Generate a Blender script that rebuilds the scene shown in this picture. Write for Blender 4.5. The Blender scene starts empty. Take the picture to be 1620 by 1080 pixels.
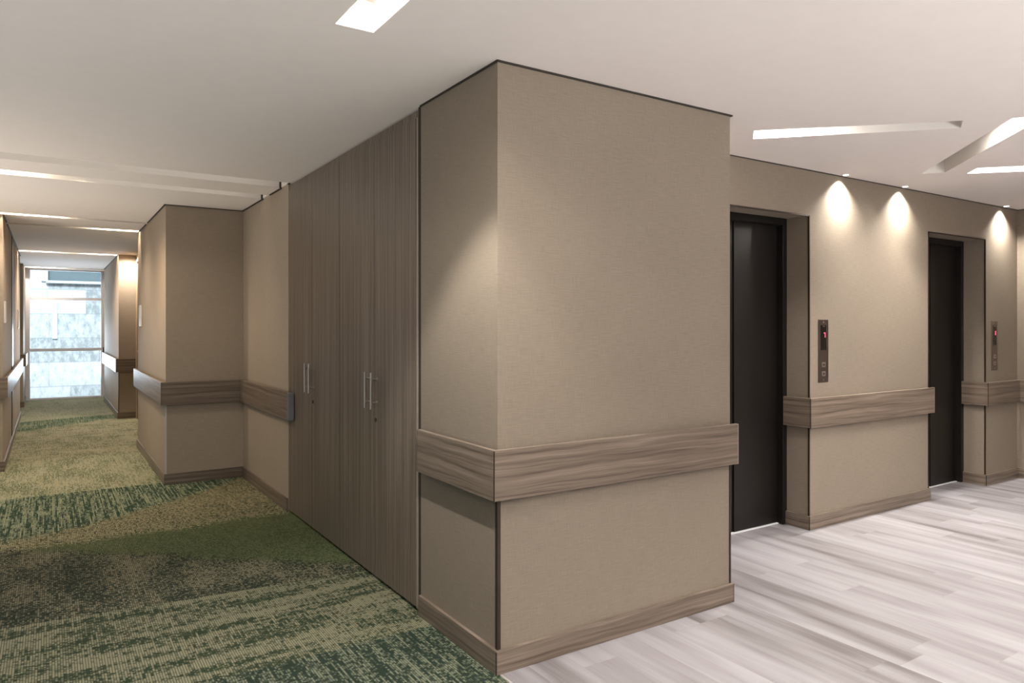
import bpy, bmesh, math, random
from mathutils import Vector, Matrix
from mathutils.geometry import tessellate_polygon

S = bpy.context.scene
COL = S.collection

# ------------------------------------------------------------------ camera
F_PX, YAW, HORIZON, CAM_Z = 1133.2, 0.5737, 515.2, 1.4
cam_data = bpy.data.cameras.new('camera')
cam = bpy.data.objects.new('camera', cam_data)
COL.objects.link(cam)
cam.location = (0, 0, CAM_Z)
cam.rotation_euler = (math.pi / 2, 0, -YAW)
cam_data.sensor_width = 36
cam_data.lens = 36 * F_PX / 1620
cam_data.shift_y = -(540 - HORIZON) / 1620
cam_data.clip_start = 0.05
cam_data.clip_end = 200
S.camera = cam

# ------------------------------------------------------------------ world, exposure
W = bpy.data.worlds.new('overcast_daylight')
S.world = W
W.use_nodes = True
bg = W.node_tree.nodes['Background']
bg.inputs[0].default_value = (0.74, 0.88, 1.0, 1)
bg.inputs[1].default_value = 0.30
_sd = bpy.data.lights.new('hazy_sun', 'SUN')
_sd.energy = 7.6; _sd.color = (0.88, 0.96, 1.0); _sd.angle = math.radians(25)
_sun = bpy.data.objects.new('hazy_sun', _sd)
_sun.rotation_euler = Vector((0.12, 0.62, -0.72)).to_track_quat('-Z', 'Y').to_euler()
COL.objects.link(_sun)
S.view_settings.view_transform = 'Standard'
S.view_settings.look = 'None'
S.view_settings.gamma = 1
S.view_settings.use_curve_mapping = False
S.view_settings.exposure = 0.0
S.cycles.use_denoising = True
S.cycles.max_bounces = 10
S.cycles.diffuse_bounces = 6
S.cycles.sample_clamp_indirect = 6

CEIL = 2.47
WARM = (1.0, 0.82, 0.63)
LOBBY = (1.0, 0.93, 0.85)

def lamp_area(name, loc, sx, sy, power, color, rot=(0, 0, 0)):
    d = bpy.data.lights.new(name, 'AREA')
    d.shape = 'RECTANGLE'; d.size = sx; d.size_y = sy
    d.energy = power; d.color = color
    o = bpy.data.objects.new(name, d)
    o.location = loc; o.rotation_euler = rot
    COL.objects.link(o)
    return o

def lamp_spot(name, loc, power, color, angle, blend, radius=0.015, aim=None):
    d = bpy.data.lights.new(name, 'SPOT')
    d.energy = power; d.color = color
    d.spot_size = math.radians(angle); d.spot_blend = blend
    d.shadow_soft_size = radius
    o = bpy.data.objects.new(name, d)
    o.location = loc
    if aim:
        o.rotation_euler = (Vector(aim) - Vector(loc)).to_track_quat('-Z', 'Y').to_euler()
    COL.objects.link(o)
    return o

# daylight from the sunlit court through the end window
DAY3 = lamp_area('fill_light', (0.28, 16.75, 0.9), 1.2, 1.5, 60, (0.86, 0.93, 1.0), (math.radians(-90 - 48), 0, 0))
DAY3.data.spread = math.radians(140)
# halogen spot in the end of the slot above the camera
lamp_spot('slot_spot', (0.915, 2.36, CEIL + 0.045), 108, LOBBY, 89, 0.35)
# fill light tilted up at the added back window, lifts the lobby ceiling
FILL_BACK = lamp_area('fill_light', (2.2, -3.3, 0.35), 5.6, 0.6, 490, (1.0, 0.96, 0.92), (math.radians(90 + 72), 0, 0))
FILL_BACK.data.spread = math.radians(130)
# warm fill added at the unseen side opening, brightens the corridor mouth
FILL_SIDE = lamp_area('side_fill_light', (-1.55, 6.3, 0.35), 3.6, 0.5, 30, (1.0, 0.87, 0.74), (math.radians(90 + 66), 0, math.radians(-90)))
FILL_SIDE.data.spread = math.radians(120)
FILL_NEAR = lamp_area('fill_light', (-1.55, 2.0, 0.35), 2.6, 0.5, 10, (1.0, 0.95, 0.90), (math.radians(90 + 66), 0, math.radians(-90)))  # added fill at the side opening, lifts the ceiling near the camera
FILL_NEAR.data.spread = math.radians(120)
lamp_spot('slot_spot', (0.915, 1.5, CEIL + 0.048), 45, LOBBY, 168, 0.6)
lamp_spot('slot_spot', (0.915, 0.2, CEIL + 0.048), 45, LOBBY, 168, 0.6)
# three wall washers close to the lift wall
WASH = [4.735, 5.511, 7.174]
for x in WASH:
    lamp_spot('wall_washer_spot', (x, 2.976, CEIL - 0.008), 135, LOBBY, 118, 1.0, 0.015, (x, 2.985, 0))
# lamps of the corridor and one added spot
lamp_spot('recess_spot', (1.0, 12.05, CEIL - 0.015), 75, (1.0, 0.87, 0.72), 165, 1.0, 0.03)
lamp_spot('recess_spot', (0.97, 9.75, CEIL - 0.02), 26, WARM, 120, 0.8, 0.03)
lamp_spot('corridor_spot', (-0.62, 8.25, CEIL - 0.02), 40, WARM, 120, 0.8, 0.03)
lamp_spot('corridor_spot', (0.1, 8.33, CEIL + 0.02), 48, WARM, 150, 0.8, 0.03)
lamp_spot('corridor_spot', (0.2, 6.1, CEIL + 0.02), 22, WARM, 150, 0.8, 0.03)
lamp_spot('corridor_spot', (0.2, 7.15, CEIL - 0.015), 62, (1.0, 0.76, 0.50), 150, 0.9, 0.03)  # added spot without a fitting, brightens the recess wall
lamp_spot('corridor_spot', (0.2, 12.36, CEIL + 0.02), 90, WARM, 150, 0.8, 0.03)

# ------------------------------------------------------------------ node helpers
def new_mat(name):
    m = bpy.data.materials.new(name); m.use_nodes = True
    nt = m.node_tree
    return m, nt, nt.nodes['Principled BSDF']

class G:
    """tiny node-graph helper"""
    def __init__(s, nt): s.nt = nt
    def val(s, v, sock):
        if isinstance(v, (int, float)): sock.default_value = v
        elif isinstance(v, tuple): sock.default_value = v if len(v) == len(sock.default_value) else v + (1,)
        else: s.nt.links.new(v, sock)
    def m(s, op, a, b=None, c=None, clamp=False):
        n = s.nt.nodes.new('ShaderNodeMath'); n.operation = op; n.use_clamp = clamp
        for i, v in enumerate((a, b, c)):
            if v is not None: s.val(v, n.inputs[i])
        return n.outputs[0]
    def coords(s):
        n = s.nt.nodes.new('ShaderNodeTexCoord')
        p = s.nt.nodes.new('ShaderNodeSeparateXYZ')
        s.nt.links.new(n.outputs['Object'], p.inputs[0])
        return p.outputs[0], p.outputs[1], p.outputs[2]
    def vec(s, x, y, z=0.0):
        n = s.nt.nodes.new('ShaderNodeCombineXYZ')
        for i, v in enumerate((x, y, z)): s.val(v, n.inputs[i])
        return n.outputs[0]
    def noise(s, v, scale=1.0, detail=2.0, rough=0.5, dist=0.0):
        n = s.nt.nodes.new('ShaderNodeTexNoise')
        s.nt.links.new(v, n.inputs['Vector'])
        n.inputs['Scale'].default_value = scale; n.inputs['Detail'].default_value = detail
        n.inputs['Roughness'].default_value = rough; n.inputs['Distortion'].default_value = dist
        return n.outputs[0]
    def white(s, v):
        n = s.nt.nodes.new('ShaderNodeTexWhiteNoise'); n.noise_dimensions = '3D'
        s.nt.links.new(v, n.inputs['Vector'])
        return n.outputs['Value']
    def step(s, x, edge, soft):
        """0 below the edge, 1 above it"""
        n = s.nt.nodes.new('ShaderNodeMapRange'); n.interpolation_type = 'SMOOTHSTEP'
        d = s.m('SUBTRACT', x, edge)
        s.nt.links.new(d, n.inputs[0])
        n.inputs[1].default_value = -soft; n.inputs[2].default_value = soft
        return n.outputs[0]
    def mix(s, f, a, b, mode='MIX'):
        n = s.nt.nodes.new('ShaderNodeMix'); n.data_type = 'RGBA'; n.blend_type = mode
        s.val(f, n.inputs[0]); s.val(a, n.inputs[6]); s.val(b, n.inputs[7])
        return n.outputs[2]
    def mixf(s, f, a, b):
        n = s.nt.nodes.new('ShaderNodeMix'); n.data_type = 'FLOAT'
        s.val(f, n.inputs[0]); s.val(a, n.inputs[2]); s.val(b, n.inputs[3])
        return n.outputs[0]
    def ramp(s, f, stops):
        n = s.nt.nodes.new('ShaderNodeValToRGB')
        e = n.color_ramp.elements
        while len(e) < len(stops): e.new(0.5)
        for el, (p, c) in zip(e, stops): el.position = p; el.color = c + (1,)
        s.nt.links.new(f, n.inputs[0])
        return n.outputs[0]
    def bump(s, h, strength, dist):
        n = s.nt.nodes.new('ShaderNodeBump')
        n.inputs['Strength'].default_value = strength; n.inputs['Distance'].default_value = dist
        s.nt.links.new(h, n.inputs['Height'])
        return n.outputs[0]
    def link(s, a, b): s.nt.links.new(a, b)

def plain(name, color, rough=0.5, metal=0.0, spec=0.5, grain=0.0):
    m, nt, b = new_mat(name)
    b.inputs['Roughness'].default_value = rough
    b.inputs['Metallic'].default_value = metal
    b.inputs['Specular IOR Level'].default_value = spec
    g = G(nt); x, y, z = g.coords()
    n = g.noise(g.vec(x, y, z), 14.0, 3.0)
    lo = tuple(c * (1 - grain) for c in color); hi = tuple(min(1, c * (1 + grain)) for c in color)
    g.link(g.ramp(n, [(0.3, lo), (0.7, hi)]), b.inputs['Base Color'])
    return m

def emitter(name, color, strength):
    m = bpy.data.materials.new(name); m.use_nodes = True
    nt = m.node_tree; nt.nodes.clear()
    e = nt.nodes.new('ShaderNodeEmission'); o = nt.nodes.new('ShaderNodeOutputMaterial')
    e.inputs[0].default_value = color + (1,); e.inputs[1].default_value = strength
    nt.links.new(e.outputs[0], o.inputs[0])
    return m

# wallpaper: woven linen-look vinyl
def wallpaper(name, base, var=0.07, bumpk=0.35):
    m, nt, b = new_mat(name); g = G(nt)
    x, y, z = g.coords()
    h = g.m('ADD', x, y)
    weft = g.noise(g.vec(g.m('MULTIPLY', h, 14.0), g.m('MULTIPLY', z, 330.0)), 1.0, 2.0, 0.6)
    warp = g.noise(g.vec(g.m('MULTIPLY', h, 330.0), g.m('MULTIPLY', z, 16.0), 7.0), 1.0, 2.0, 0.6)
    big = g.noise(g.vec(h, z, 3.0), 1.3, 3.0)
    t = g.m('ADD', g.m('MULTIPLY', weft, 0.6), g.m('MULTIPLY', warp, 0.4))
    f = g.m('ADD', g.m('MULTIPLY', t, 0.8), g.m('MULTIPLY', big, 0.2))
    lo = tuple(c * (1 - var * 2) for c in base); hi = tuple(c * (1 + var * 2) for c in base)
    g.link(g.ramp(f, [(0.36, lo), (0.64, hi)]), b.inputs['Base Color'])
    b.inputs['Roughness'].default_value = 0.68
    b.inputs['Specular IOR Level'].default_value = 0.35
    g.link(g.bump(t, bumpk, 0.0016), b.inputs['Normal'])
    return m

# wood-grain laminate; axis = grain direction ('h' along walls, 'v' upright)
def laminate(name, stops, axis='h', fine=1.0, rough=0.36):
    m, nt, b = new_mat(name); g = G(nt)
    x, y, z = g.coords()
    h = g.m('ADD', x, y)
    if axis == 'h': a, c = h, z
    else: a, c = z, h
    wob = g.noise(g.vec(g.m('MULTIPLY', a, 1.8), g.m('MULTIPLY', c, 6.0)), 1.0, 2.0)
    c2 = g.m('ADD', c, g.m('MULTIPLY', wob, 0.045 if axis == 'h' else 0.004))
    g1 = g.noise(g.vec(g.m('MULTIPLY', a, 0.9 if axis == 'h' else 0.5), g.m('MULTIPLY', c2, 48.0 * fine)), 1.0, 4.0, 0.6)
    g2 = g.noise(g.vec(g.m('MULTIPLY', a, 3.5), g.m('MULTIPLY', c2, 210.0 * fine), 4.0), 1.0, 2.0, 0.6)
    f = g.m('ADD', g.m('MULTIPLY', g1, 0.72), g.m('MULTIPLY', g2, 0.28))
    g.link(g.ramp(f, stops), b.inputs['Base Color'])
    b.inputs['Roughness'].default_value = rough
    b.inputs['Specular IOR Level'].default_value = 0.4
    g.link(g.bump(g2, 0.12, 0.001), b.inputs['Normal'])
    return m

def plank_floor():
    m, nt, b = new_mat('grey_wood_planks'); g = G(nt)
    x, y, z = g.coords()
    PW, PL = 0.184, 1.22
    row = g.m('FLOOR', g.m('DIVIDE', x, PW))
    off = g.m('MULTIPLY', g.white(g.vec(row, 3.0, 1.0)), PL)
    yy = g.m('ADD', y, off)
    cell = g.m('FLOOR', g.m('DIVIDE', yy, PL))
    rnd = g.white(g.vec(row, cell, 5.0))
    rnd2 = g.white(g.vec(row, cell, 9.0))
    u = g.m('ADD', x, g.m('MULTIPLY', rnd, 13.0))
    wob = g.noise(g.vec(g.m('MULTIPLY', u, 6.0), g.m('MULTIPLY', yy, 1.4), rnd2), 1.0, 2.0)
    u2 = g.m('ADD', u, g.m('MULTIPLY', wob, 0.05))
    broad = g.noise(g.vec(g.m('MULTIPLY', u2, 9.0), g.m('MULTIPLY', yy, 0.9), rnd), 1.0, 2.0, 0.5)
    fine = g.noise(g.vec(g.m('MULTIPLY', u2, 95.0), g.m('MULTIPLY', yy, 3.5), rnd2), 1.0, 3.0, 0.6)
    f = g.m('ADD', g.m('ADD', g.m('MULTIPLY', broad, 0.76), g.m('MULTIPLY', fine, 0.14)), g.m('MULTIPLY', rnd, 0.14))
    c = g.ramp(f, [(0.33, (0.155, 0.142, 0.145)), (0.45, (0.245, 0.232, 0.243)), (0.56, (0.31, 0.30, 0.317)), (0.74, (0.395, 0.388, 0.413))])
    # joints
    fx = g.m('FRACT', g.m('DIVIDE', x, PW)); fy = g.m('FRACT', g.m('DIVIDE', yy, PL))
    jx = g.m('LESS_THAN', g.m('ABSOLUTE', g.m('SUBTRACT', fx, 0.5)), 0.492)
    jy = g.m('LESS_THAN', g.m('ABSOLUTE', g.m('SUBTRACT', fy, 0.5)), 0.4988)
    j = g.m('MULTIPLY', jx, jy)
    c = g.mix(g.mixf(j, 0.22, 0.0), c, (0.22, 0.19, 0.18))
    g.link(c, b.inputs['Base Color'])
    b.inputs['Roughness'].default_value = 0.46
    b.inputs['Specular IOR Level'].default_value = 0.4
    g.link(g.bump(fine, 0.05, 0.001), b.inputs['Normal'])
    return m

def carpet_mat():
    m, nt, b = new_mat('loop_carpet'); g = G(nt)
    x, y, z = g.coords()
    RIB, LOOP = 0.0098, 0.011
    ir = g.m('FLOOR', g.m('DIVIDE', x, RIB))
    jl = g.m('FLOOR', g.m('DIVIDE', g.m('ADD', y, g.m('MULTIPLY', g.white(g.vec(ir, 0.0, 2.0)), LOOP)), LOOP))
    w_loop = g.white(g.vec(ir, jl, 0.0))
    # dashes: the same rib keeps its yarn for several loops
    dash = g.noise(g.vec(g.m('MULTIPLY', ir, 3.7), g.m('MULTIPLY', y, 9.0)), 1.0, 1.0)
    stripe = g.noise(g.vec(g.m('MULTIPLY', ir, 1.9), g.m('MULTIPLY', y, 1.6), 4.0), 1.0, 1.0)
    speck = g.noise(g.vec(x, y, 0.0), 55.0, 3.0, 0.75)
    patch = g.noise(g.vec(g.m('MULTIPLY', x, 4.0), g.m('MULTIPLY', y, 2.2), 1.0), 1.0, 3.0)
    ystr = g.m('SUBTRACT', y, g.m('MULTIPLY', x, 0.02))
    streak = g.noise(g.vec(g.m('MULTIPLY', x, 1.7), g.m('MULTIPLY', ystr, 11.5), 2.0), 1.0, 4.0, 0.68, 0.1)
    # zone edges
    e1 = 3.015
    e2 = g.m('ADD', 4.04, g.m('MULTIPLY', x, -0.095))
    wv = g.m('MULTIPLY', g.m('SUBTRACT', g.noise(g.vec(x, y, 5.0), 3.0, 3.0), 0.5), 0.22)
    jit = g.m('MULTIPLY', g.m('SUBTRACT', w_loop, 0.5), 0.12)
    yj = g.m('ADD', g.m('ADD', y, wv), jit)
    e3 = g.m('ADD', 5.30, g.m('MULTIPLY', x, -0.82))
    e4 = 5.44
    e5 = g.m('ADD', g.m('ADD', 5.78, g.m('MULTIPLY', x, 0.42)), g.m('MULTIPLY', g.m('MULTIPLY', x, x), 0.23))
    e6 = 7.06
    e7 = g.m('ADD', 11.75, g.m('MULTIPLY', x, 0.75))
    e8 = g.m('ADD', 12.72, g.m('MULTIPLY', x, 0.3))
    e9 = 9.0
    edges = [(y, e1, 0.004), (y, e2, 0.006), (yj, e3, 0.05), (yj, e4, 0.05), (yj, e5, 0.02), (y, e6, 0.006),
             (y, e9, 0.01), (yj, e7, 0.10), (y, e8, 0.01)]
    # zones: light yarn, dark yarn, weights (loop, dash, stripe, speck, streak, patch), threshold
    LG, DG = (0.30, 0.29, 0.19), (0.028, 0.052, 0.030)
    zones = [
        ((0.185, 0.205, 0.145), (0.022, 0.038, 0.028), (0.16, 0.36, 0.30, 0.18, 0.0, 0.0), 0.525),
        ((0.240, 0.236, 0.158), (0.032, 0.050, 0.027), (0.13, 0.27, 0.0, 0.05, 0.55, 0.0), 0.485),
        ((0.215, 0.20, 0.135), (0.022, 0.034, 0.022), (0.16, 0.12, 0.06, 0.36, 0.0, 0.30), 0.515),
        ((0.128, 0.150, 0.072), (0.066, 0.090, 0.038), (0.30, 0.20, 0.0, 0.30, 0.0, 0.20), 0.50),
        ((0.33, 0.30, 0.185), (0.060, 0.068, 0.035), (0.24, 0.20, 0.0, 0.46, 0.0, 0.10), 0.485),
        ((0.30, 0.33, 0.22), (0.016, 0.050, 0.030), (0.13, 0.30, 0.44, 0.06, 0.0, 0.07), 0.512),
        ((0.40, 0.395, 0.27), (0.13, 0.155, 0.085), (0.16, 0.30, 0.20, 0.10, 0.0, 0.24), 0.485),
        ((0.40, 0.38, 0.26), (0.14, 0.155, 0.085), (0.12, 0.24, 0.10, 0.10, 0.24, 0.20), 0.485),
        ((0.30, 0.32, 0.20), (0.040, 0.085, 0.045), (0.10, 0.20, 0.30, 0.10, 0.10, 0.20), 0.52),
        ((0.36, 0.36, 0.25), (0.155, 0.175, 0.11), (0.14, 0.26, 0.20, 0.10, 0.10, 0.20), 0.46),
    ]
    L, D = zones[0][0], zones[0][1]
    WA, WB, T = tuple(zones[0][2][:3]), tuple(zones[0][2][3:]), zones[0][3]
    for (yy, e, soft), zn in zip(edges, zones[1:]):
        k = g.step(yy, e, soft)
        L = g.mix(k, L, zn[0]); D = g.mix(k, D, zn[1])
        WA = g.mix(k, WA, tuple(zn[2][:3])); WB = g.mix(k, WB, tuple(zn[2][3:]))
        T = g.mixf(k, T, zn[3])
    def sep(v):
        n = nt.nodes.new('ShaderNodeSeparateColor'); nt.links.new(v, n.inputs[0]); return n.outputs
    a, c = sep(WA), sep(WB)
    acc = None
    for wgt, src in zip((a[0], a[1], a[2], c[0], c[1], c[2]), (w_loop, dash, stripe, speck, streak, patch)):
        t = g.m('MULTIPLY', wgt, src)
        acc = t if acc is None else g.m('ADD', acc, t)
    k = g.m('ADD', g.m('MULTIPLY', g.m('SUBTRACT', acc, T), 9.0), 0.5, clamp=True)
    colr = g.mix(k, D, L)
    # valleys between ribs and loops are coloured darker
    rx = g.m('ABSOLUTE', g.m('SUBTRACT', g.m('FRACT', g.m('DIVIDE', x, RIB)), 0.5))
    ry = g.m('ABSOLUTE', g.m('SUBTRACT', g.m('FRACT', g.m('DIVIDE', y, LOOP)), 0.5))
    hx = g.m('SUBTRACT', 1.0, g.m('POWER', g.m('MULTIPLY', rx, 2.0), 3.0))
    hy = g.m('SUBTRACT', 1.0, g.m('MULTIPLY', g.m('POWER', g.m('MULTIPLY', ry, 2.0), 4.0), 0.35))
    hgt = g.m('MULTIPLY', hx, hy)
    valley = g.step(rx, 0.36, 0.08)
    colr = g.mix(g.m('MULTIPLY', valley, 0.72), colr, (0.022, 0.032, 0.018))
    g.link(colr, b.inputs['Base Color'])
    b.inputs['Roughness'].default_value = 0.95
    b.inputs['Specular IOR Level'].default_value = 0.15
    g.link(g.bump(hgt, 0.5, 0.003), b.inputs['Normal'])
    return m

def concrete_mat():
    m, nt, b = new_mat('weathered_concrete_blocks'); g = G(nt)
    x, y, z = g.coords()
    BW, BH = 1.15, 0.56
    row = g.m('FLOOR', g.m('DIVIDE', z, BH))
    xx = g.m('ADD', x, g.m('MULTIPLY', g.m('MODULO', row, 2.0), 0.42))
    cell = g.white(g.vec(g.m('FLOOR', g.m('DIVIDE', xx, BW)), row, 1.0))
    fx = g.m('ABSOLUTE', g.m('SUBTRACT', g.m('FRACT', g.m('DIVIDE', xx, BW)), 0.5))
    fz = g.m('ABSOLUTE', g.m('SUBTRACT', g.m('FRACT', g.m('DIVIDE', z, BH)), 0.5))
    j = g.m('MAXIMUM', g.m('GREATER_THAN', fx, 0.492), g.m('GREATER_THAN', fz, 0.476))
    st = g.noise(g.vec(g.m('MULTIPLY', x, 9.0), g.m('MULTIPLY', z, 4.0)), 1.0, 6.0, 0.75)
    f = g.m('ADD', g.m('MULTIPLY', st, 0.75), g.m('MULTIPLY', cell, 0.25))
    c = g.ramp(f, [(0.36, (0.34, 0.365, 0.37)), (0.46, (0.54, 0.57, 0.58)), (0.58, (0.70, 0.73, 0.74))])
    c = g.mix(g.m('MULTIPLY', j, 0.45), c, (0.30, 0.32, 0.33))
    g.link(c, b.inputs['Base Color'])
    b.inputs['Roughness'].default_value = 0.9
    return m

M = {}
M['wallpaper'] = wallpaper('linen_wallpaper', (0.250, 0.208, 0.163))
M['wallpaper_lighter'] = wallpaper('linen_wallpaper_lighter', (0.36, 0.300, 0.236))  # same linen wallpaper in a lighter tone for the corridor walls
RAIL = [(0.34, (0.072, 0.053, 0.039)), (0.45, (0.145, 0.112, 0.086)), (0.55, (0.202, 0.160, 0.126)), (0.68, (0.29, 0.238, 0.192))]
M['laminate'] = laminate('wood_laminate', RAIL, 'h')
WARD = [(0.34, (0.072, 0.055, 0.042)), (0.46, (0.140, 0.110, 0.086)), (0.55, (0.195, 0.157, 0.125)), (0.67, (0.29, 0.243, 0.20))]
M['wardrobe'] = laminate('wardrobe_laminate', WARD, 'v', 1.35)
M['edge'] = plain('laminate_edge', (0.40, 0.34, 0.29), 0.4, grain=0.05)
M['wardrobe_edge'] = plain('wardrobe_edge', (0.30, 0.25, 0.205), 0.4, grain=0.05)
M['ceiling'] = plain('ceiling_paint', (0.865, 0.812, 0.785), 0.8, spec=0.2, grain=0.01)
M['slot'] = plain('slot_paint', (0.72, 0.69, 0.66), 0.7, spec=0.2, grain=0.01)
M['bronze'] = plain('dark_bronze', (0.060, 0.043, 0.034), 0.35, 0.6, grain=0.08)
M['gap'] = plain('shadow_gap', (0.035, 0.028, 0.022), 0.8, grain=0.1)  # dark colour painted in for shaded gaps, shared by small dark parts
M['lift_door'] = plain('lift_door_metal', (0.009, 0.007, 0.006), 0.38, 0.2, grain=0.15)
M['lift_frame'] = plain('lift_frame_metal', (0.010, 0.0085, 0.0075), 0.4, 0.3, grain=0.1)
M['steel'] = plain('brushed_steel', (0.62, 0.58, 0.53), 0.28, 1.0, grain=0.05)
M['panel'] = plain('bronze_plate', (0.13, 0.10, 0.08), 0.38, 0.8, grain=0.08)
M['cap_grey'] = plain('grey_end_cap', (0.17, 0.175, 0.19), 0.45, grain=0.03)
M['black_glass'] = plain('black_display_glass', (0.006, 0.005, 0.005), 0.15, grain=0.0)
M['red_led'] = emitter('red_led', (1.0, 0.10, 0.18), 2.6)
M['planks'] = plank_floor()
M['carpet'] = carpet_mat()
M['concrete'] = concrete_mat()
M['pale_render'] = plain('pale_render', (0.68, 0.71, 0.72), 0.9, grain=0.03)
M['dark_opening'] = plain('blue_grey_recess', (0.16, 0.21, 0.23), 0.7, grain=0.06)
M['corner_metal'] = plain('pale_corner_metal', (0.5, 0.48, 0.5), 0.5, grain=0.03)
M['window_metal'] = plain('anodised_window_frame', (0.74, 0.77, 0.88), 0.5, 0.0, grain=0.03)
M['brown_door'] = laminate('brown_door_veneer', [(0.34, (0.10, 0.055, 0.03)), (0.5, (0.15, 0.085, 0.045)), (0.66, (0.20, 0.12, 0.07))], 'v')
M['cream'] = plain('cream_door_frame', (0.58, 0.47, 0.34), 0.5, grain=0.03)
M['white'] = plain('white_plastic', (0.78, 0.80, 0.84), 0.35, grain=0.01)
M['strip'] = plain('pale_metal_strip', (0.62, 0.60, 0.57), 0.35, 0.5, grain=0.03)
M['lamp_lobby'] = emitter('lamp_face', (1.0, 0.93, 0.86), 9.0)
M['lamp_warm'] = emitter('warm_lamp_face', (1.0, 0.86, 0.68), 7.0)

M['slot_glow'] = emitter('slot_glow_face', (1.0, 0.92, 0.84), 1.9)  # dim glow added to lighten slot faces that have no bright lamp

def glass_mat():
    m = bpy.data.materials.new('clear_glass'); m.use_nodes = True
    nt = m.node_tree; nt.nodes.clear()
    o = nt.nodes.new('ShaderNodeOutputMaterial'); mx = nt.nodes.new('ShaderNodeMixShader')
    t = nt.nodes.new('ShaderNodeBsdfTransparent'); gl = nt.nodes.new('ShaderNodeBsdfGlossy')
    fr = nt.nodes.new('ShaderNodeFresnel'); fr.inputs[0].default_value = 1.35
    gl.inputs['Roughness'].default_value = 0.02
    t.inputs[0].default_value = (0.95, 0.98, 1.0, 1)
    nt.links.new(fr.outputs[0], mx.inputs[0]); nt.links.new(t.outputs[0], mx.inputs[1]); nt.links.new(gl.outputs[0], mx.inputs[2])
    nt.links.new(mx.outputs[0], o.inputs[0])
    return m
M['glass'] = glass_mat()

# ------------------------------------------------------------------ mesh helpers
def box(bm, x0, x1, y0, y1, z0, z1):
    vs = [bm.verts.new((x, y, z)) for z in (z0, z1) for y in (y0, y1) for x in (x0, x1)]
    for f in ((0, 2, 3, 1), (4, 5, 7, 6), (0, 1, 5, 4), (2, 6, 7, 3), (0, 4, 6, 2), (1, 3, 7, 5)):
        bm.faces.new([vs[i] for i in f])

def prism(bm, pts, z0, z1):
    """upright prism over a footprint given counter-clockwise"""
    a = [bm.verts.new((x, y, z0)) for x, y in pts]; c = [bm.verts.new((x, y, z1)) for x, y in pts]
    n = len(pts)
    bm.faces.new(list(reversed(a))); bm.faces.new(c)
    for i in range(n):
        bm.faces.new([a[i], a[(i + 1) % n], c[(i + 1) % n], c[i]])

def cyl(bm, p, q, r, seg=16, r2=None):
    p, q = Vector(p), Vector(q); d = q - p
    r2 = r if r2 is None else r2
    rot = d.to_track_quat('Z', 'Y').to_matrix().to_4x4()
    bmesh.ops.create_cone(bm, cap_ends=True, segments=seg, radius1=r, radius2=r2, depth=d.length,
                          matrix=Matrix.Translation((p + q) / 2) @ rot)

def link_mesh(name, bm, mat, parent=None, bevel=0.0, smooth=False, origin=None):
    bmesh.ops.recalc_face_normals(bm, faces=bm.faces)
    me = bpy.data.meshes.new(name); bm.to_mesh(me); bm.free()
    if smooth:
        for p in me.polygons: p.use_smooth = True
    me.materials.append(mat)
    o = bpy.data.objects.new(name, me); COL.objects.link(o)
    if parent:
        o.parent = parent
    if bevel:
        b = o.modifiers.new('bevel', 'BEVEL'); b.width = bevel; b.segments = 2; b.limit_method = 'ANGLE'
        b.angle_limit = math.radians(40)
        if smooth is False: b.harden_normals = False
    return o

def bx(name, mat, x0, x1, y0, y1, z0, z1, parent=None, bevel=0.0):
    bm = bmesh.new(); box(bm, x0, x1, y0, y1, z0, z1)
    return link_mesh(name, bm, mat, parent, bevel)

def struct(o):
    o['kind'] = 'structure'; return o

def thing(name, label, cat, loc=(0, 0, 0), group=None, rz=0.0):
    o = bpy.data.objects.new(name, None); o.empty_display_size = 0.1
    o.location = loc; o.rotation_euler = (0, 0, rz); COL.objects.link(o)
    o['label'] = label; o['category'] = cat
    if group: o['group'] = group
    return o

# ================================================================== SHELL
XW, YP = 1.518, 2.456          # pillar faces
XP = 2.905                     # pillar right end
YE = 3.025                     # lift wall
XEND = 7.51
XC, YC = 0.863, 6.956          # corridor column corner
XL = -0.375                    # corridor left wall
YWIN = 16.15
XLF, YB = -1.25, -3.0          # unseen side and back
O1 = (3.44, 4.383); O2 = (5.945, 6.897); ZO = 2.157
TH = 2.75

# floors
bm = bmesh.new(); prism(bm, [(XLF, YB), (XW - 0.002, YB), (XW - 0.002, 2.6), (2.2, 2.6), (2.2, YWIN + 0.2), (XLF, YWIN + 0.2)], -0.12, 0.0)
struct(link_mesh('floor', bm, M['carpet']))
bm = bmesh.new(); prism(bm, [(XW + 0.008, YB), (XEND, YB), (XEND, 3.45), (2.7, 3.45), (2.7, 2.58), (XW + 0.008, 2.58)], -0.12, 0.0)
struct(link_mesh('floor', bm, M['planks']))
struct(bx('trim_1', M['strip'], XW - 0.002, XW + 0.008, YB, YP - 0.02, -0.12, 0.0022))

# pillar between corridor and lobby
bm = bmesh.new(); prism(bm, [(XW, YP), (XP, YP), (XP, 3.42), (2.3, 3.42), (2.3, 3.165), (XW, 3.165)], 0, TH)
struct(link_mesh('wall_pillar', bm, M['wallpaper']))
# wall behind the wardrobes
struct(bx('wall_closet', M['wallpaper'], 2.14, 2.3, 3.165, 5.46, 0, TH))

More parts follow.
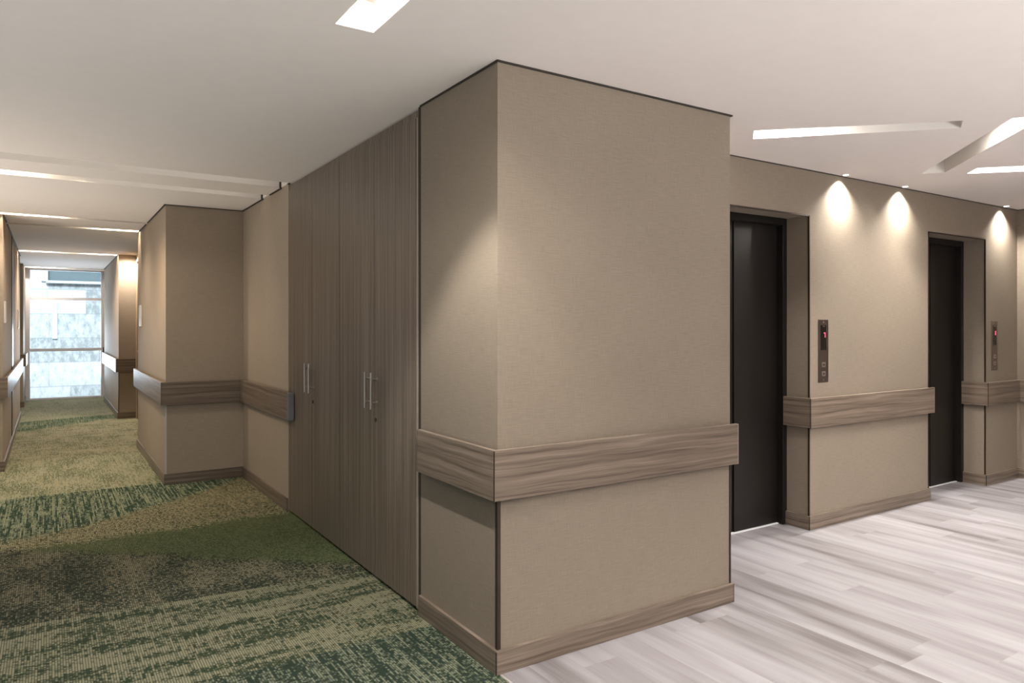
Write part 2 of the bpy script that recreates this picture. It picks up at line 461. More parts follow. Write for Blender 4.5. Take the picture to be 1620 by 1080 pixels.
# lift wall with two openings
bm = bmesh.new()
box(bm, XP, O1[0], YE, 3.42, 0, ZO); box(bm, O1[1], O2[0], YE, 3.42, 0, ZO); box(bm, O2[1], XEND, YE, 3.42, 0, ZO)
box(bm, XP, XEND, YE, 3.42, ZO, TH)
struct(link_mesh('wall_lift', bm, M['wallpaper']))
struct(bx('wall_right', M['wallpaper'], XEND, XEND + 0.2, YB, 3.42, -0.12, TH))
bm = bmesh.new()
box(bm, XLF - 0.2, -0.6, YB - 0.2, YB, -0.12, TH); box(bm, 6.6, XEND + 0.2, YB - 0.2, YB, -0.12, TH)
box(bm, -0.6, 6.6, YB - 0.2, YB, -0.12, 0.1); box(bm, -0.6, 6.6, YB - 0.2, YB, 2.2, TH)
struct(link_mesh('wall_back', bm, M['wallpaper']))
bm = bmesh.new()
for x in (-0.6, 1.2, 3.0, 4.8, 6.54): box(bm, x, x + 0.06, YB - 0.12, YB - 0.06, 0.1, 2.2)
box(bm, -0.6, 6.6, YB - 0.12, YB - 0.06, 0.1, 0.15); box(bm, -0.6, 6.6, YB - 0.12, YB - 0.06, 2.15, 2.2)
struct(link_mesh('added_window_2', bm, M['window_metal']))  # unseen window added to let fill light in from the back
# recess wall and column in the corridor
bm = bmesh.new()
prism(bm, [(XW, 5.455), (2.3, 5.455), (2.3, 9.3), (XC, 9.3), (XC, YC), (XW, YC)], 0, TH)
struct(link_mesh('wall_column', bm, M['wallpaper_lighter']))
# door recess
DY0, DY1 = 11.3, 12.235
bm = bmesh.new()
box(bm, 1.115, 1.45, 9.3, DY0, 0, TH); box(bm, 1.115, 1.45, DY1, 12.26, 0, TH); box(bm, 1.115, 1.45, DY0, DY1, 2.40, TH)
struct(link_mesh('wall_recess', bm, M['wallpaper_lighter']))
# far block
bm = bmesh.new(); prism(bm, [(0.878, 12.26), (1.6, 12.26), (1.6, YWIN + 0.2), (0.935, YWIN + 0.2), (0.935, 15.55), (0.878, 15.55)], 0, TH)
struct(link_mesh('wall_far', bm, M['wallpaper_lighter']))
# left wall
bm = bmesh.new()
prism(bm, [(XLF - 0.2, 8.44), (XL, 8.44), (XL, 13.3), (-0.62, 13.3), (-0.62, 14.9), (XL, 14.9), (XL, YWIN + 0.2), (XLF - 0.2, YWIN + 0.2)], 0, TH)
struct(link_mesh('wall_left', bm, M['wallpaper_lighter']))
bm = bmesh.new()
box(bm, XLF - 0.2, XLF, YB, 0.6, -0.12, TH); box(bm, XLF - 0.2, XLF, 8.2, 8.44, -0.12, TH)
box(bm, XLF - 0.2, XLF, 0.6, 8.2, -0.12, 0.1); box(bm, XLF - 0.2, XLF, 0.6, 8.2, 2.2, TH)
struct(link_mesh('wall_side', bm, M['wallpaper_lighter']))
bm = bmesh.new()
for y in (0.6, 3.1, 5.6, 8.14): box(bm, XLF - 0.12, XLF - 0.06, y, y + 0.06, 0.1, 2.2)
box(bm, XLF - 0.12, XLF - 0.06, 0.6, 8.2, 0.1, 0.15); box(bm, XLF - 0.12, XLF - 0.06, 0.6, 8.2, 2.15, 2.2)
struct(link_mesh('added_window_3', bm, M['window_metal']))  # unseen side window added as an opening for the fill lamps

# ------------------------------------------------------------------ ceiling with slots
SLOTS = []
def slot_rect(cx, cy, length, width, ang):
    c, s = math.cos(ang), math.sin(ang)
    return [(cx + c * u - s * v, cy + s * u + c * v) for u, v in
            ((-length / 2, -width / 2), (length / 2, -width / 2), (length / 2, width / 2), (-length / 2, width / 2))]

# lobby slots: centre, length, width, angle, part of the slot that is lit (from -1 to 1), name of place
def slot_from_corners(p, q, wvec):
    """p,q: ends of one long edge; wvec: across to the other"""
    p, q, w = Vector(p), Vector(q), Vector(wvec)
    c = (p + q) / 2 + w / 2
    d = q - p
    return (c.x, c.y, d.length, w.length, math.atan2(d.y, d.x))
n1 = Vector((0.1, 0.1)); n2 = Vector((0.105, -0.105))
LOBBY_SLOTS = [
    # data, lit range along the slot, label, power of its strip
    (slot_from_corners((0.852, 2.472), (0.852, -0.6), (0.143, 0)), (-0.97, 0.8),
     'bright straight light slot cut off by the top edge of the photo', 26),
    (slot_from_corners((3.252, 2.585), (3.99, 1.853), (0.112, 0.115)), (-0.93, -0.42),
     'ceiling slot nearest the pillar, glowing at its left end and grey at its right', 5),
    (slot_from_corners((5.156, 2.672), (4.17, 1.703), (0.105, -0.105)), (0.25, 0.95),
     'diagonal ceiling slot with a dim grey lower tip, brightening up to the right edge', 6),
    (slot_from_corners((5.295, 2.371), (6.05, 1.60), (0.125, 0.12)), (-0.95, 0.6),
     'fully bright thin ceiling slot nearest the lift with the far call panel', 9),
]
EXTRA_SLOTS = [  # unseen slots added to light the lobby floor and ceiling
    (slot_from_corners((3.3, 0.3), (4.1, 1.05), (0.105, -0.105)), (-0.8, 0.8), 'plain light slot in the lobby ceiling behind the camera, left', 11),
    (slot_from_corners((5.6, 0.2), (6.4, -0.6), (0.105, 0.105)), (-0.8, 0.8), 'light slot near the right back of the lobby ceiling', 12),
    (slot_from_corners((2.6, -0.6), (3.4, -1.4), (0.105, 0.105)), (-0.8, 0.8), 'light slot beside the carpet edge behind the camera', 12),
]
XS = XW - 0.012
CORR = [  # y0, y1, x0, x1, lit x ranges with power, label
    (5.41, 5.625, XLF + 0.01, XS, [(-0.9, 1.4, 0.34)], 'wide ceiling slot across the corridor nearest the wardrobes, without a bright streak'),
    (6.015, 6.195, XLF + 0.01, XS, [(-0.9, -0.12, 6), (-0.1, 1.4, 0.18)], 'second ceiling slot across the corridor, with a bright glow at the photo\'s left edge'),
    (8.30, 8.41, XLF + 0.01, XC - 0.012, [(-0.36, 0.02, 5)], 'thin ceiling slot bright at its left, at the left wall corner'),
    (9.06, 9.19, XL + 0.012, XC - 0.012, [(0.48, 0.84, 5)], 'thin ceiling slot bright at its right, beside the far end of the column'),
    (12.28, 12.46, XL + 0.012, 0.865, [(-0.35, 0.0, 5), (0.5, 0.85, 5)], 'ceiling slot bright at both ends, over the door recess at the far end'),
    (15.62, 15.80, XL + 0.012, 0.92, [(-0.36, 0.1, 12)], 'short ceiling slot right in front of the big window'),
]
holes = []
CUSTOM = {1: [(3.252, 2.583), (4.004, 1.862), (4.145, 1.938), (3.385, 2.695)]}
for k, s in enumerate(LOBBY_SLOTS + EXTRA_SLOTS):
    holes.append(CUSTOM.get(k) or slot_rect(*s[0]))
for c in CORR:
    holes.append([(c[2], c[0]), (c[3], c[0]), (c[3], c[1]), (c[2], c[1])])
outer = [(XLF - 0.1, YB - 0.1), (XEND + 0.1, YB - 0.1), (XEND + 0.1, 3.4), (2.2, 3.4), (2.2, YWIN + 0.1), (XLF - 0.1, YWIN + 0.1)]

def ceiling_mesh():
    # the lobby (with rotated holes) is tessellated; the corridor is cut in strips
    bm = bmesh.new()
    polys = [[Vector((x, y, 0)) for x, y in [(XLF - 0.1, YB - 0.1), (XEND + 0.1, YB - 0.1), (XEND + 0.1, 3.4), (XLF - 0.1, 3.4)]]]
    for h in holes[:len(LOBBY_SLOTS) + len(EXTRA_SLOTS)]:
        polys.append([Vector((x, y, 0)) for x, y in h])
    flat = [p for poly in polys for p in poly]
    for z in (CEIL,):
        vs = [bm.verts.new((p.x, p.y, z)) for p in flat]
        for tri in tessellate_polygon(polys):
            try: bm.faces.new([vs[i] for i in tri])
            except ValueError: pass
    def q(x0, x1, y0, y1):
        bm.faces.new([bm.verts.new(p) for p in ((x0, y0, CEIL), (x1, y0, CEIL), (x1, y1, CEIL), (x0, y1, CEIL))])
    yy = 3.4
    for c in CORR:
        q(XLF - 0.1, 2.2, yy, c[0])
        q(XLF - 0.1, c[2], c[0], c[1]); q(c[3], 2.2, c[0], c[1])
        yy = c[1]
    q(XLF - 0.1, 2.2, yy, YWIN + 0.1)
    return bm
bm = ceiling_mesh()
ceil = link_mesh('ceiling', bm, M['ceiling']); struct(ceil)
# make every ceiling face look down
for p in ceil.data.polygons:
    if p.normal.z > 0: p.flip()
ceil.data.update()
struct(bx('ceiling', M['gap'], XLF - 0.3, XEND + 0.3, YB - 3.2, 3.5, TH, TH + 0.1))  # unseen slab, its back overhang added to keep the sun out
struct(bx('ceiling', M['gap'], XLF - 0.3, 2.4, 3.5, YWIN + 0.3, TH, TH + 0.1))

def housing_bm(pts, z0, z1, t=0.0012):
    """open-bottomed tray: inner walls and top, with a thin outer skin"""
    bm = bmesh.new()
    a = [bm.verts.new((x, y, z0)) for x, y in pts]; c = [bm.verts.new((x, y, z1)) for x, y in pts]
    for i in range(4):
        bm.faces.new([a[i], a[(i + 1) % 4], c[(i + 1) % 4], c[i]])
    bm.faces.new(c)
    return bm

HD = 0.11
for k, (s, lit, label, pw) in enumerate(LOBBY_SLOTS + EXTRA_SLOTS):
    cx, cy, ln, wd, an = s
    hid = k >= len(LOBBY_SLOTS)
    name = 'slot_light'
    t = thing(name, label, 'ceiling light', (cx, cy, CEIL),
              'light slots in the lobby ceiling' if not hid else 'added light slots outside the picture', an)
    pts = [(-ln / 2, -wd / 2), (ln / 2, -wd / 2), (ln / 2, wd / 2), (-ln / 2, wd / 2)]
    if k in CUSTOM:
        ca, sa = math.cos(-an), math.sin(-an)
        pts = [(ca * (x - cx) - sa * (y - cy), sa * (x - cx) + ca * (y - cy)) for x, y in CUSTOM[k]]
    link_mesh('housing', housing_bm(pts, 0, HD), M['slot'], t)
    u0, u1 = lit[0] * ln / 2, lit[1] * ln / 2
    bx('lamp', M['lamp_lobby'], u0, u1, -0.02, 0.02, HD - 0.02, HD - 0.002, t, 0.003)
    um = (u0 + u1) / 2
    if k: pw *= 3.4
    gx, gy = cx + math.cos(an) * um, cy + math.sin(an) * um
    lamp_area('slot_strip_light', (gx, gy, CEIL + HD - 0.022), u1 - u0, 0.035, pw, LOBBY, (0, 0, an))

for (y0, y1, x0, x1, lits, label) in CORR:
    t = thing('slot_light', label, 'ceiling light', (0, (y0 + y1) / 2, CEIL), 'light slots across the corridor ceiling')
    h = (y1 - y0) / 2
    link_mesh('housing', housing_bm([(x0, -h), (x1, -h), (x1, h), (x0, h)], 0, 0.13), M['slot'], t)
    for (a, b_, pw) in lits:
        bx('lamp', M['lamp_warm'] if pw > 0.5 else M['slot_glow'], a, b_, -h + 0.004, -h + 0.03, 0.085, 0.105, t, 0.003)
        lamp_area('slot_strip_light', ((a + b_) / 2, (y0 + y1) / 2 - h + 0.033, CEIL + 0.085), b_ - a, 0.03, pw, WARM,
                  (math.radians(28), 0, 0))

# wall-washer downlights by the lift wall
WL = ['small round downlight over the near call panel, leftmost of the three at the lift wall',
      'small round downlight between the two lift doors, middle of the three at the lift wall',
      'small round downlight by the right end wall, above the far call panel']
for x, lab in zip(WASH, WL):
    t = thing('downlight', lab, 'ceiling light', (x, 2.975, CEIL), 'downlights along the lift wall')
    bm = bmesh.new(); cyl(bm, (0, 0, -0.004), (0, 0, 0.002), 0.026, 28)
    link_mesh('trim_ring', bm, M['slot'], t)
    bm = bmesh.new(); cyl(bm, (0, 0, -0.005), (0, 0, -0.003), 0.019, 24)
    link_mesh('lens', bm, M['lamp_lobby'], t)

# ------------------------------------------------------------------ dark strips painting the shaded ceiling gap, and corner guards
tn = [1]
def trim(mat, *a, bevel=0.0):
    tn[0] += 1
    return struct(bx('trim_%d' % tn[0], M[mat], *a, bevel=bevel))
GZ0, GZ1 = CEIL - 0.007, CEIL - 0.0005
G_ = 0.012
bm = bmesh.new()
prism(bm, [(XW - 0.007, YP - 0.009), (XP + G_, YP - 0.009), (XP + G_, YE), (XP, YE), (XP, YP), (XW, YP), (XW, 3.165), (XW - 0.007, 3.165)], GZ0, GZ1)
struct(link_mesh('trim_2', bm, M['gap'])); tn[0] = 2
trim('gap', XP + G_, XEND, YE - 0.007, YE, CEIL - 0.005, GZ1)
trim('gap', XEND - 0.007, XEND, YB, YE, CEIL - 0.005, GZ1)
trim('gap', XW - G_, XW, 5.45, CORR[0][0], GZ0, GZ1)
trim('gap', XW - G_, XW, 5.635, 5.98, GZ0, GZ1)
trim('gap', XW - G_, XW, 6.205, YC, GZ0, GZ1)
trim('gap', XW - G_ - 0.012, XW - G_ - 0.0005, 5.612, 5.6245, CEIL - 0.007, CEIL + 0.12)
trim('gap', XW - G_ - 0.012, XW - G_ - 0.0005, 6.182, 6.1945, CEIL - 0.007, CEIL + 0.12)
trim('gap', XC - G_, XW - G_, YC - 0.008, YC, GZ0, GZ1)
trim('gap', XC - G_, XC, YC, 8.29, GZ0, GZ1)
trim('gap', XC - G_, XC, 8.42, 9.05, GZ0, GZ1)
trim('gap', 0.878 - G_, 0.878, 12.47, 15.55, GZ0, GZ1)
trim('gap', XL, XL + G_, 8.44, 9.05, GZ0, GZ1)
trim('gap', XL, XL + G_, 9.2, 12.27, GZ0, GZ1)
trim('gap', XL, XL + G_, 12.47, 13.3, GZ0, GZ1)
# dark corner guards
cg = 0.004
def guard(x, y, sx, sy, z0, z1, w=0.012, mat='bronze'):
    """L-shaped strip hugging an outside corner; sx, sy point away from the mass"""
    tn[0] += 1
    bm = bmesh.new()
    xs = sorted((x + sx * cg, x - sx * w)); ys = sorted((y, y + sy * cg))
    box(bm, xs[0], xs[1], ys[0], ys[1], z0, z1)
    xs = sorted((x, x + sx * cg)); ys = sorted((y, y - sy * w))
    box(bm, xs[0], xs[1], ys[0], ys[1], z0, z1)
    return struct(link_mesh('trim_%d' % tn[0], bm, M[mat]))
RB, RT = 0.704, 0.906
BT = 0.095
guard(XW, YP, -1, -1, BT, RB - 0.001, 0.012)
guard(XP, YP, 1, -1, BT, RB - 0.001, 0.006)
for (x, s) in ((O1[0], 1), (O1[1], -1), (O2[0], 1), (O2[1], -1)):
    guard(x, YE, s, -1, BT, RB, 0.006); guard(x, YE, s, -1, RT, ZO - 0.0, 0.006)
for o in (O1, O2):
    trim('bronze', o[0] - 0.004, o[1] + 0.004, YE - 0.004, YE + 0.006, ZO - 0.006, ZO + 0.003)
guard(XC, YC, -1, -1, BT, RB, 0.008, 'corner_metal')
guard(0.878, 12.26, -1, -1, BT, RB, 0.006)
# dark filler painting the shaded gap between pillar and wardrobe
trim('gap', XW + 0.003, XW + 0.04, 3.1655, 3.1995, 0.0, CEIL)

# ------------------------------------------------------------------ baseboards
def baseboard(name, pts, z1=BT, t=0.016, mat='laminate', endcaps=True):
    """pts: wall line, the board lies on its right-hand side going along the line (room side)"""
    bm = bmesh.new()
    V = [Vector(p) for p in pts]
    off = []
    n = len(V)
    for i in range(n):
        dirs = []
        if i > 0: dirs.append((V[i] - V[i - 1]).normalized())
        if i < n - 1: dirs.append((V[i + 1] - V[i]).normalized())
        ns = [Vector((d.y, -d.x)) for d in dirs]
        if len(ns) == 1: off.append(V[i] + ns[0] * t)
        else:
            off.append(V[i] + (ns[0] + ns[1]) * t if abs(ns[0].dot(ns[1])) < 0.1 else V[i] + ns[0] * t)
    for i in range(n - 1):
        a, b_, c, d = V[i], V[i + 1], off[i + 1], off[i]
        prism(bm, [(a.x, a.y), (b_.x, b_.y), (c.x, c.y), (d.x, d.y)], 0, z1)
    return struct(link_mesh(name, bm, M[mat], bevel=0.0015))
# room lies to the right of each run
baseboard('baseboard_pillar', [(XW, 3.163), (XW, YP), (XP + 0.012, YP)])
def flip(pts): return list(reversed(pts))
baseboard('baseboard_lift', [(O1[1], 3.205), (O1[1], YE), (O2[0] + 0.012, YE)])
baseboard('baseboard_right', [(O2[1], 3.205), (O2[1], YE), (XEND, YE), (XEND, YB)])
baseboard('baseboard_column', [(XC, 9.3), (XC, YC), (XW, YC), (XW, 5.463)])
baseboard('baseboard_recess', [(0.878, 15.55), (0.878, 12.26), (1.115, 12.26)])
baseboard('baseboard_left', [(-0.9, 8.44), (XL, 8.44), (XL, 13.3)])
baseboard('baseboard_far', [(-0.62, 14.9), (XL, 14.9), (XL, YWIN - 0.03)])
# dark seams on the mitred corners
def seam(x0, x1, y0, y1, z0, z1): return trim('gap', x0, x1, y0, y1, z0, z1)
seam(XW - 0.0172, XW - 0.0128, YP - 0.0168, YP - 0.0165 + 0.004, 0.001, BT - 0.002)
seam(O1[1] - 0.0172, O1[1] - 0.0128, YE - 0.0172, YE - 0.0128, 0.001, BT - 0.002)
seam(O2[1] - 0.0172, O2[1] - 0.0128, YE - 0.0172, YE - 0.0128, 0.001, BT - 0.002)
seam(XP + 0.009, XP + 0.0128, YP - 0.0165, YP - 0.001, 0.001, BT - 0.001)

# ------------------------------------------------------------------ handrail boards
RO = 0.042      # outer face from the wall
BTK = 0.020     # board thickness
def board(root, axis, wall, a0, a1, sgn, loc, m=None, capa=False, capb=False):
    """a crash-rail board on a wall plane. axis 'x': runs along x on wall y=wall; 'y' runs along y on wall x=wall.
    sgn: direction from wall into the room."""
    f0, f1 = wall + sgn * (RO - BTK), wall + sgn * RO
    lo, hi = min(f0, f1), max(f0, f1)
    lx, ly = loc[0], loc[1]
    if axis == 'x':
        o = bx('board', m or M['laminate'], a0 - lx, a1 - lx, lo - ly, hi - ly, RB, RT, root, 0.0015)
    else:
        o = bx('board', m or M['laminate'], lo - lx, hi - lx, a0 - ly, a1 - ly, RB, RT, root, 0.0015)
    # standoff battens between the board and the wall
    w0, w1 = min(wall, f0), max(wall, f0)
    n = max(2, int(abs(a1 - a0) / 0.45) + 1)
    for i in range(n):
        c = a0 + 0.08 + (a1 - a0 - 0.16) * i / (n - 1) if n > 1 else (a0 + a1) / 2
        if axis == 'x': bx('bracket', M['gap'], c - 0.02 - lx, c + 0.02 - lx, w0 - ly, w1 - ly, RB + 0.06, RT - 0.03, root)
        else: bx('bracket', M['gap'], w0 - lx, w1 - lx, c - 0.02 - ly, c + 0.02 - ly, RB + 0.06, RT - 0.03, root)
    for flag, at in ((capa, a0), (capb, a1)):
        if flag:
            e = 0.003
            c0, c1 = (at - e, at) if at == a0 else (at, at + e)
            c0, c1 = min(c0, c1), max(c0, c1)
            if axis == 'x': bx('end_cap', M['edge'], c0 - lx, c1 - lx, lo - ly, hi - ly, RB, RT, root)
            else: bx('end_cap', M['bronze'], lo - lx, hi - lx, c0 - ly, c1 - ly, RB, RT, root)
    return o

def rail(label, segs, loc, corner=()):
    t = thing('crash_rail', label, 'handrail', (loc[0], loc[1], 0), 'wood laminate crash rails along the walls')
    for s in segs: board(t, *s[:5], loc, *s[5:])
    for (x, y) in corner:   # dark joint strip on the outside corner
        bx('corner_joint', M['bronze'], x - 0.002 - loc[0], x + 0.002 - loc[0], y - 0.002 - loc[1], y + 0.002 - loc[1], RB + 0.001, RT - 0.002, t)
    return t
rail('long wood-grain crash rail wrapping the near corner of the big central pillar',
     [('y', XW, YP - RO + BTK, 3.12, -1, None, False, True), ('x', YP, XW - RO, XP + 0.012, -1, None, False, True)],
     (XW, YP), [(XW - RO, YP - RO)])
rail('wood-grain crash rail between the two lift doors, below the near call panel',
     [('y', O1[1], YE - RO + BTK, 3.20, -1), ('x', YE, O1[1] - RO, O2[0] + 0.012, -1, None, False, True)],
     (O1[1], YE), [(O1[1] - RO, YE - RO)])
rail('short wood-grain crash rail right of the far lift door, running onto the right end wall',
     [('y', O2[1], YE - RO + BTK, 3.20, -1), ('x', YE, O2[1] - RO, XEND - RO, -1), ('y', XEND, YB + 0.5, YE - BTK, -1)],
     (O2[1], YE), [(O2[1] - RO, YE - RO)])
rail('crash rail around the corridor column, ending in a dark cap beside the wardrobes',
     [('y', XC, YC - RO + BTK, 9.36, -1), ('x', YC, XC - RO, XW - RO, -1), ('y', XW, 5.335, YC - BTK, -1)],
     (XC, YC), [(XC - RO, YC - RO)])
rail('pale crash rail on the left corridor wall, starting at the dark near corner',
     [('x', 8.44, -0.9, XL + RO, -1), ('y', XL, 8.44 - RO + BTK, 13.25, 1)],
     (XL, 8.44))
rail('small crash rail at the far right block beside the door recess',
     [('y', 0.878, 12.26 - RO + BTK, 15.45, -1), ('x', 12.26, 0.878 - RO, 1.10, -1)],
     (0.878, 12.26))
rail('tiny far crash rail end at the left of the big window',
     [('x', 14.9, -0.6, XL + RO, -1), ('y', XL, 14.9 - RO + BTK, 15.9, 1)],
     (XL, 14.9))
# rounded dark end cap by the wardrobes
t = [o for o in COL.objects if o.get('label', '').startswith('crash rail around the corridor column')][0]
bx('end_cap', M['cap_grey'], XW - RO - 0.004 - XC, XW - 0.002 - XC, 5.300 - YC, 5.335 - YC, RB - 0.003, RT, t, 0.006)

# ================================================================== WARDROBES
WY0, WM, WY1 = 3.20, 4.329, 5.448
XF = XW                      # door face
def wardrobe(y0, y1, label, side_strip):
    loc = (XF, y0, 0)
    t = thing('wardrobe', label, 'wardrobe', loc, 'tall built-in wardrobes along the corridor')
    L = y1 - y0
    WZ = CEIL - 0.012
    # carcass: sides, back, top, bottom, shelf; coloured dark to shade the door seams
    bm = bmesh.new()
    box(bm, 0.045, 0.60, 0.0, 0.018, 0.02, WZ); box(bm, 0.045, 0.60, L - 0.018, L - 0.0005, 0.02, WZ)
    box(bm, 0.58, 0.60, 0.018, L - 0.018, 0.02, WZ)
    box(bm, 0.045, 0.58, 0.018, L - 0.018, WZ - 0.02, WZ); box(bm, 0.045, 0.58, 0.018, L - 0.018, 0.02, 0.045)
    box(bm, 0.04, 0.58, 0.018, L - 0.018, 1.70, 1.72)
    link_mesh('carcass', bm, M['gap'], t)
    bx('plinth', M['gap'], 0.03, 0.58, 0.0, L - 0.0005, 0.0, 0.02, t)
    d0 = 0.0
    if side_strip:
        bx('side_panel', M['wardrobe_edge'], 0.0, 0.021, 0.0, 0.017, 0.012, WZ - 0.035, t, 0.001)
        d0 = 0.0205
    mid = d0 + (L - d0) / 2 if not side_strip else 3.765 - y0
    edges = [(d0, mid), (mid, L)]
    gap = 0.0019
    for i, (a, b_) in enumerate(edges):
        e = b_ - (0.0034 if i == 1 else gap)
        s = a + (0.0034 if (i == 0 and not side_strip) else gap)
        d = bx('door', M['wardrobe'], 0.0, 0.020, s, e, 0.016, WZ - 0.035, t, 0.0012)
        near_seam = (e - 0.045) if i == 0 else (s + 0.042)
        # bar handle
        bm = bmesh.new()
        xb = -0.036
        cyl(bm, (xb, near_seam, 0.942), (xb, near_seam, 1.142), 0.0058, 18)
        for z in (0.978, 1.106): cyl(bm, (0.0, near_seam, z), (xb, near_seam, z), 0.0046, 14)
        for z in (0.978, 1.106): cyl(bm, (0.0, near_seam, z), (-0.002, near_seam, z), 0.008, 14)
        link_mesh('handle', bm, M['steel'], d, smooth=False)
        if i == 0:
            bm = bmesh.new(); cyl(bm, (0.0, e - 0.030, 0.880), (-0.004, e - 0.030, 0.880), 0.011, 22)
            cyl(bm, (-0.004, e - 0.030, 0.880), (-0.0055, e - 0.030, 0.880), 0.0075, 18)
            link_mesh('lock', bm, M['gap'], d)
    bx('seam_shade', M['gap'], 0.0012, 0.019, mid - 0.0019, mid + 0.0019, 0.016, WZ - 0.035, t)  # dark filler strips paint the shade of the door seams
    bx('seam_shade', M['gap'], 0.0012, 0.019, L - 0.0034, L - 0.0002, 0.016, WZ - 0.035, t)
    if not side_strip: bx('seam_shade', M['gap'], 0.0012, 0.019, 0.0002, 0.0034, 0.016, WZ - 0.035, t)
    bx('header_panel', M['wardrobe'], 0.004, 0.021, 0.0, L - 0.001, WZ - 0.033, WZ, t, 0.001)
    return t
wardrobe(WY0, WM, 'tall dark wood-grain wardrobe nearest the pillar, two doors with a pair of bar handles', True)
wardrobe(WM, WY1, 'tall dark wood-grain wardrobe farther along, beside the beige recess wall with the rail end', False)

# ================================================================== LIFT DOORS
def lift_door(n, o):
    x0, x1 = o
    t = bpy.data.objects.new('door_%d' % n, None); COL.objects.link(t)
    t.location = (x0, 3.2, 0); t['kind'] = 'structure'
    w = x1 - x0
    bm = bmesh.new()
    box(bm, 0.0, 0.045, 0.0, 0.06, 0, ZO); box(bm, w - 0.045, w, 0.0, 0.06, 0, ZO); box(bm, 0.045, w - 0.045, 0.0, 0.06, ZO - 0.05, ZO)
    link_mesh('frame', bm, M['lift_frame'], t, bevel=0.002)
    seamx = 3.885 - 3.44 if n == 1 else w / 2
    bx('door_panel', M['lift_door'], 0.03, seamx - 0.0015, 0.060, 0.095, 0.006, ZO - 0.03, t, 0.003)
    bx('door_panel', M['lift_door'], seamx + 0.0015, w - 0.03, 0.050, 0.085, 0.006, ZO - 0.03, t, 0.003)
    bx('threshold', M['white'], 0.045, w - 0.045, 0.036, 0.0595, 0.0, 0.006, t)
    bx('shaft_back', M['lift_frame'], 0.0, w, 0.10, 0.20, 0.005, ZO, t)
    return t
lift_door(1, O1); lift_door(2, O2)

# ================================================================== CALL PANELS
def seg_digit(bm, glyph, cx, cz, w, h, t, y):
    segs = {'A': (-w/2, w/2, h/2 - t, h/2), 'G': (-w/2, w/2, -t/2, t/2), 'D': (-w/2, w/2, -h/2, -h/2 + t),
            'F': (-w/2, -w/2 + t, 0, h/2), 'B': (w/2 - t, w/2, 0, h/2), 'E': (-w/2, -w/2 + t, -h/2, 0), 'C': (w/2 - t, w/2, -h/2, 0)}
    for s in {'7': 'ABC', '3': 'ABGCD'}[glyph]:
        a, b_, c, d = segs[s]
        box(bm, cx + a, cx + b_, y - 0.0006, y, cz + c, cz + d)
def call_panel(x0, x1, glyph, label, face, face_name):
    w = x1 - x0; h = 0.437
    t = thing('lift_call_panel', label, 'lift call panel', (x0, YE, 1.006), 'lift call panels')
    bx('faceplate', face, 0, w, -0.004, 0.0, 0, h, t, 0.001)
    d = bx('display', M['black_glass'], w * 0.22, w * 0.78, -0.0052, -0.004, 0.225, 0.398, t, 0.0008)
    bm = bmesh.new(); seg_digit(bm, glyph, w * 0.60, 0.330, 0.018, 0.034, 0.006, -0.0053)
    link_mesh('digit', bm, M['red_led'], d)
    bm = bmesh.new()
    box(bm, w * 0.42, w * 0.62, -0.0058, -0.0052, 0.388, 0.392)
    link_mesh('display_mark', bm, M['steel'], d)
    for z in (0.122, 0.060):
        b_ = bx('call_button', M['steel'], w * 0.32, w * 0.68, -0.0075, -0.004, z - 0.017, z + 0.017, t, 0.0015)
        bx('button_face', M['panel'], w * 0.42, w * 0.58, -0.0082, -0.0075, z - 0.007, z + 0.007, b_, 0.0008)
    for z in (0.016, h - 0.018):
        bm = bmesh.new(); cyl(bm, (w / 2, -0.004, z), (w / 2, -0.0062, z), 0.0045, 12)
        link_mesh('screw', bm, M['steel'], t)
    return t
M['panel_light'] = plain('greyed_bronze_plate', (0.17, 0.13, 0.10), 0.5, 0.5, grain=0.06)
call_panel(4.484, 4.600, '7', 'dark lift call panel with a red 7, between the two lift doors', M['panel'], '')
call_panel(7.007, 7.120, '3', 'smaller-looking lift call panel with a red digit, right of the far lift door', M['panel_light'], '')

# ================================================================== FAR DOOR AND SIGNS
t = bpy.data.objects.new('door_3', None); COL.objects.link(t); t.location = (1.115, DY0, 0); t['kind'] = 'structure'
L = DY1 - DY0
bm = bmesh.new()
box(bm, -0.010, 0.16, 0.0, 0.03, 0, 2.39); box(bm, -0.010, 0.16, L - 0.03, L, 0, 2.39); box(bm, -0.010, 0.16, 0.03, L - 0.03, 2.36, 2.39)
link_mesh('frame', bm, M['cream'], t, bevel=0.002)
bx('door_panel', M['brown_door'], 0.008, 0.05, 0.031, L - 0.031, 0.006, 2.358, t, 0.002)
bm = bmesh.new(); cyl(bm, (0.008, 0.14, 1.04), (-0.045, 0.14, 1.04), 0.009, 14); cyl(bm, (-0.045, 0.135, 1.04), (-0.045, 0.26, 1.04), 0.009, 14)
cyl(bm, (0.008, 0.14, 1.04), (0.002, 0.14, 1.04), 0.026, 20)
link_mesh('door_handle', bm, M['steel'], t)

def sign(x, y, z0, z1, sgn, w, label):
    t = thing('wall_sign', label, 'sign', (x, y, z0), 'thin white door signs')
    h = z1 - z0
    a, b_ = (0.0, 0.012) if sgn > 0 else (-0.012, 0.0)
    bx('plate', M['white'], a, b_, 0, w, 0, h, t, 0.002)
    a2, b2 = (0.012, 0.015) if sgn > 0 else (-0.015, -0.012)
    bx('sign_face', M['strip'], a2, b2, 0.012, w - 0.012, 0.012, h - 0.012, t, 0.0008)
sign(XL, 8.62, 1.43, 1.645, 1, 0.16, 'thin white wall sign at the near corner of the left corridor wall')
sign(XL, 12.3, 1.36, 1.63, 1, 0.16, 'thin white wall sign farther down the left corridor wall, past the dark strip')
sign(XC, 8.9, 1.395, 1.63, -1, 0.16, 'thin white wall sign near the far edge of the corridor column')
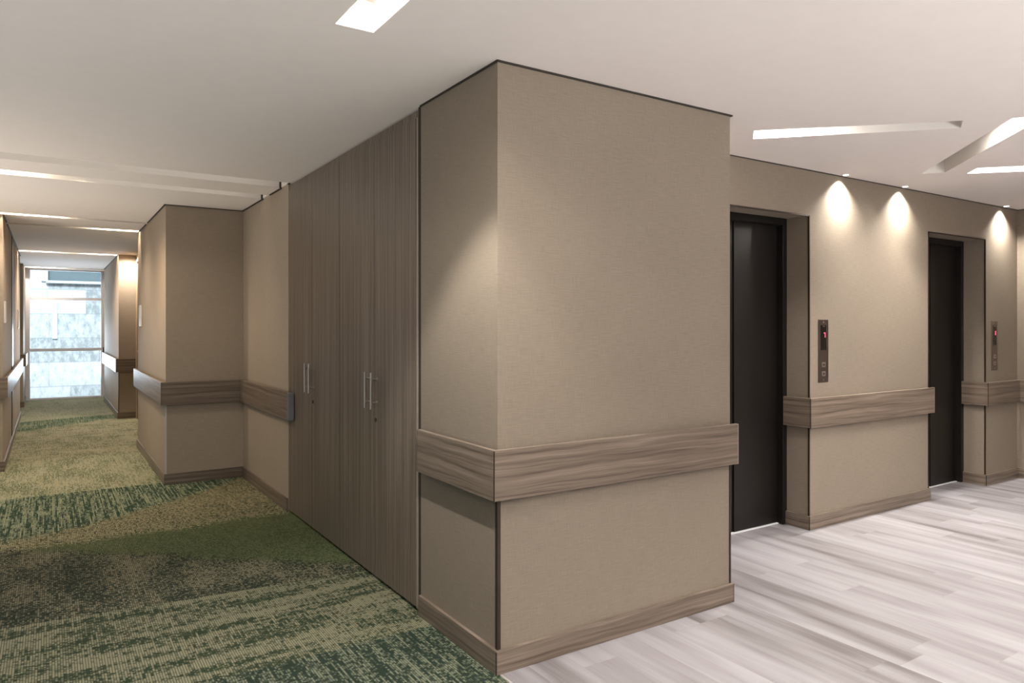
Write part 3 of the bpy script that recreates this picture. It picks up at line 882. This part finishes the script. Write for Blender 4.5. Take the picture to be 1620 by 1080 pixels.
# dark upright strip and metal strip on the left wall
trim('bronze', XL, XL + 0.006, 10.35, 10.62, BT, CEIL - 0.008)
trim('strip', XL, XL + 0.008, 10.66, 10.74, BT, 2.30)

# ================================================================== WINDOW
t = bpy.data.objects.new('window_1', None); COL.objects.link(t); t.location = (0, YWIN, 0); t['kind'] = 'structure'
WX0, WX1 = XL + 0.0, 0.935
bm = bmesh.new()
box(bm, WX0, -0.30, 0.0, 0.09, 0, CEIL + 0.1); box(bm, 0.855, WX1, 0.0, 0.09, 0, CEIL + 0.1)
box(bm, -0.30, 0.855, 0.0, 0.09, CEIL - 0.02, CEIL + 0.1); box(bm, -0.30, 0.855, 0.0, 0.09, 0.0, 0.035)
link_mesh('window_frame', bm, M['window_metal'], t, bevel=0.003)
for z0, z1 in ((0.915, 0.972), (1.888, 1.942)):
    bx('transom', M['window_metal'], -0.30, 0.855, 0.01, 0.08, z0, z1, t, 0.003)
for z0, z1 in ((0.035, 0.915), (0.972, 1.888), (1.942, CEIL - 0.02)):
    bx('pane', M['glass'], -0.30, 0.855, 0.04, 0.046, z0, z1, t)
bm = bmesh.new(); box(bm, 0.885, 0.905, -0.03, 0.0, 0.80, 0.98); box(bm, 0.862, 0.905, -0.036, -0.024, 0.80, 0.82)
link_mesh('window_handle', bm, M['gap'], t, bevel=0.003)
struct(bx('wall_window', M['wallpaper'], XLF - 0.2, 1.6, YWIN + 0.09, YWIN + 0.2, CEIL + 0.1, TH))
# sliver of lighter reveal right of the window
trim('cream', 0.925, 0.934, 15.6, YWIN, 0.0, CEIL - 0.006)

# ================================================================== OUTSIDE
YO = 19.6
t = thing('concrete_building', 'weathered pale concrete block wall of the building outside the window', 'building', (0, YO, 0))
bm = bmesh.new()
ox0, ox1, oz0, oz1 = -0.02, 1.6, 2.44, 3.4
box(bm, -6, ox0, 0, 0.4, -2, 7); box(bm, ox1, 6, 0, 0.4, -2, 7)
box(bm, ox0, ox1, 0, 0.4, -2, oz0); box(bm, ox0, ox1, 0, 0.4, oz1, 7)
link_mesh('block_wall', bm, M['concrete'], t)
f = bx('dark_recess', M['dark_opening'], ox0, ox1, 0.06, 0.1, oz0, oz1, t)  # sheet coloured dark to stand for the recessed window opening
bx('sill', M['pale_render'], ox0 - 0.04, ox1, -0.07, 0.06, oz0 - 0.06, oz0, t, 0.004)
bx('window_surround', M['pale_render'], ox0 - 0.13, ox0, -0.03, 0.06, oz0 - 0.02, oz1, t, 0.004)
bx('pilaster', M['pale_render'], 0.06, 0.16, -0.03, 0.0, 1.1, 1.92, t, 0.004)
struct(bx('floor', M['pale_render'], -6, 6, YWIN + 0.25, YO + 0.4, -2.1, -2.0))
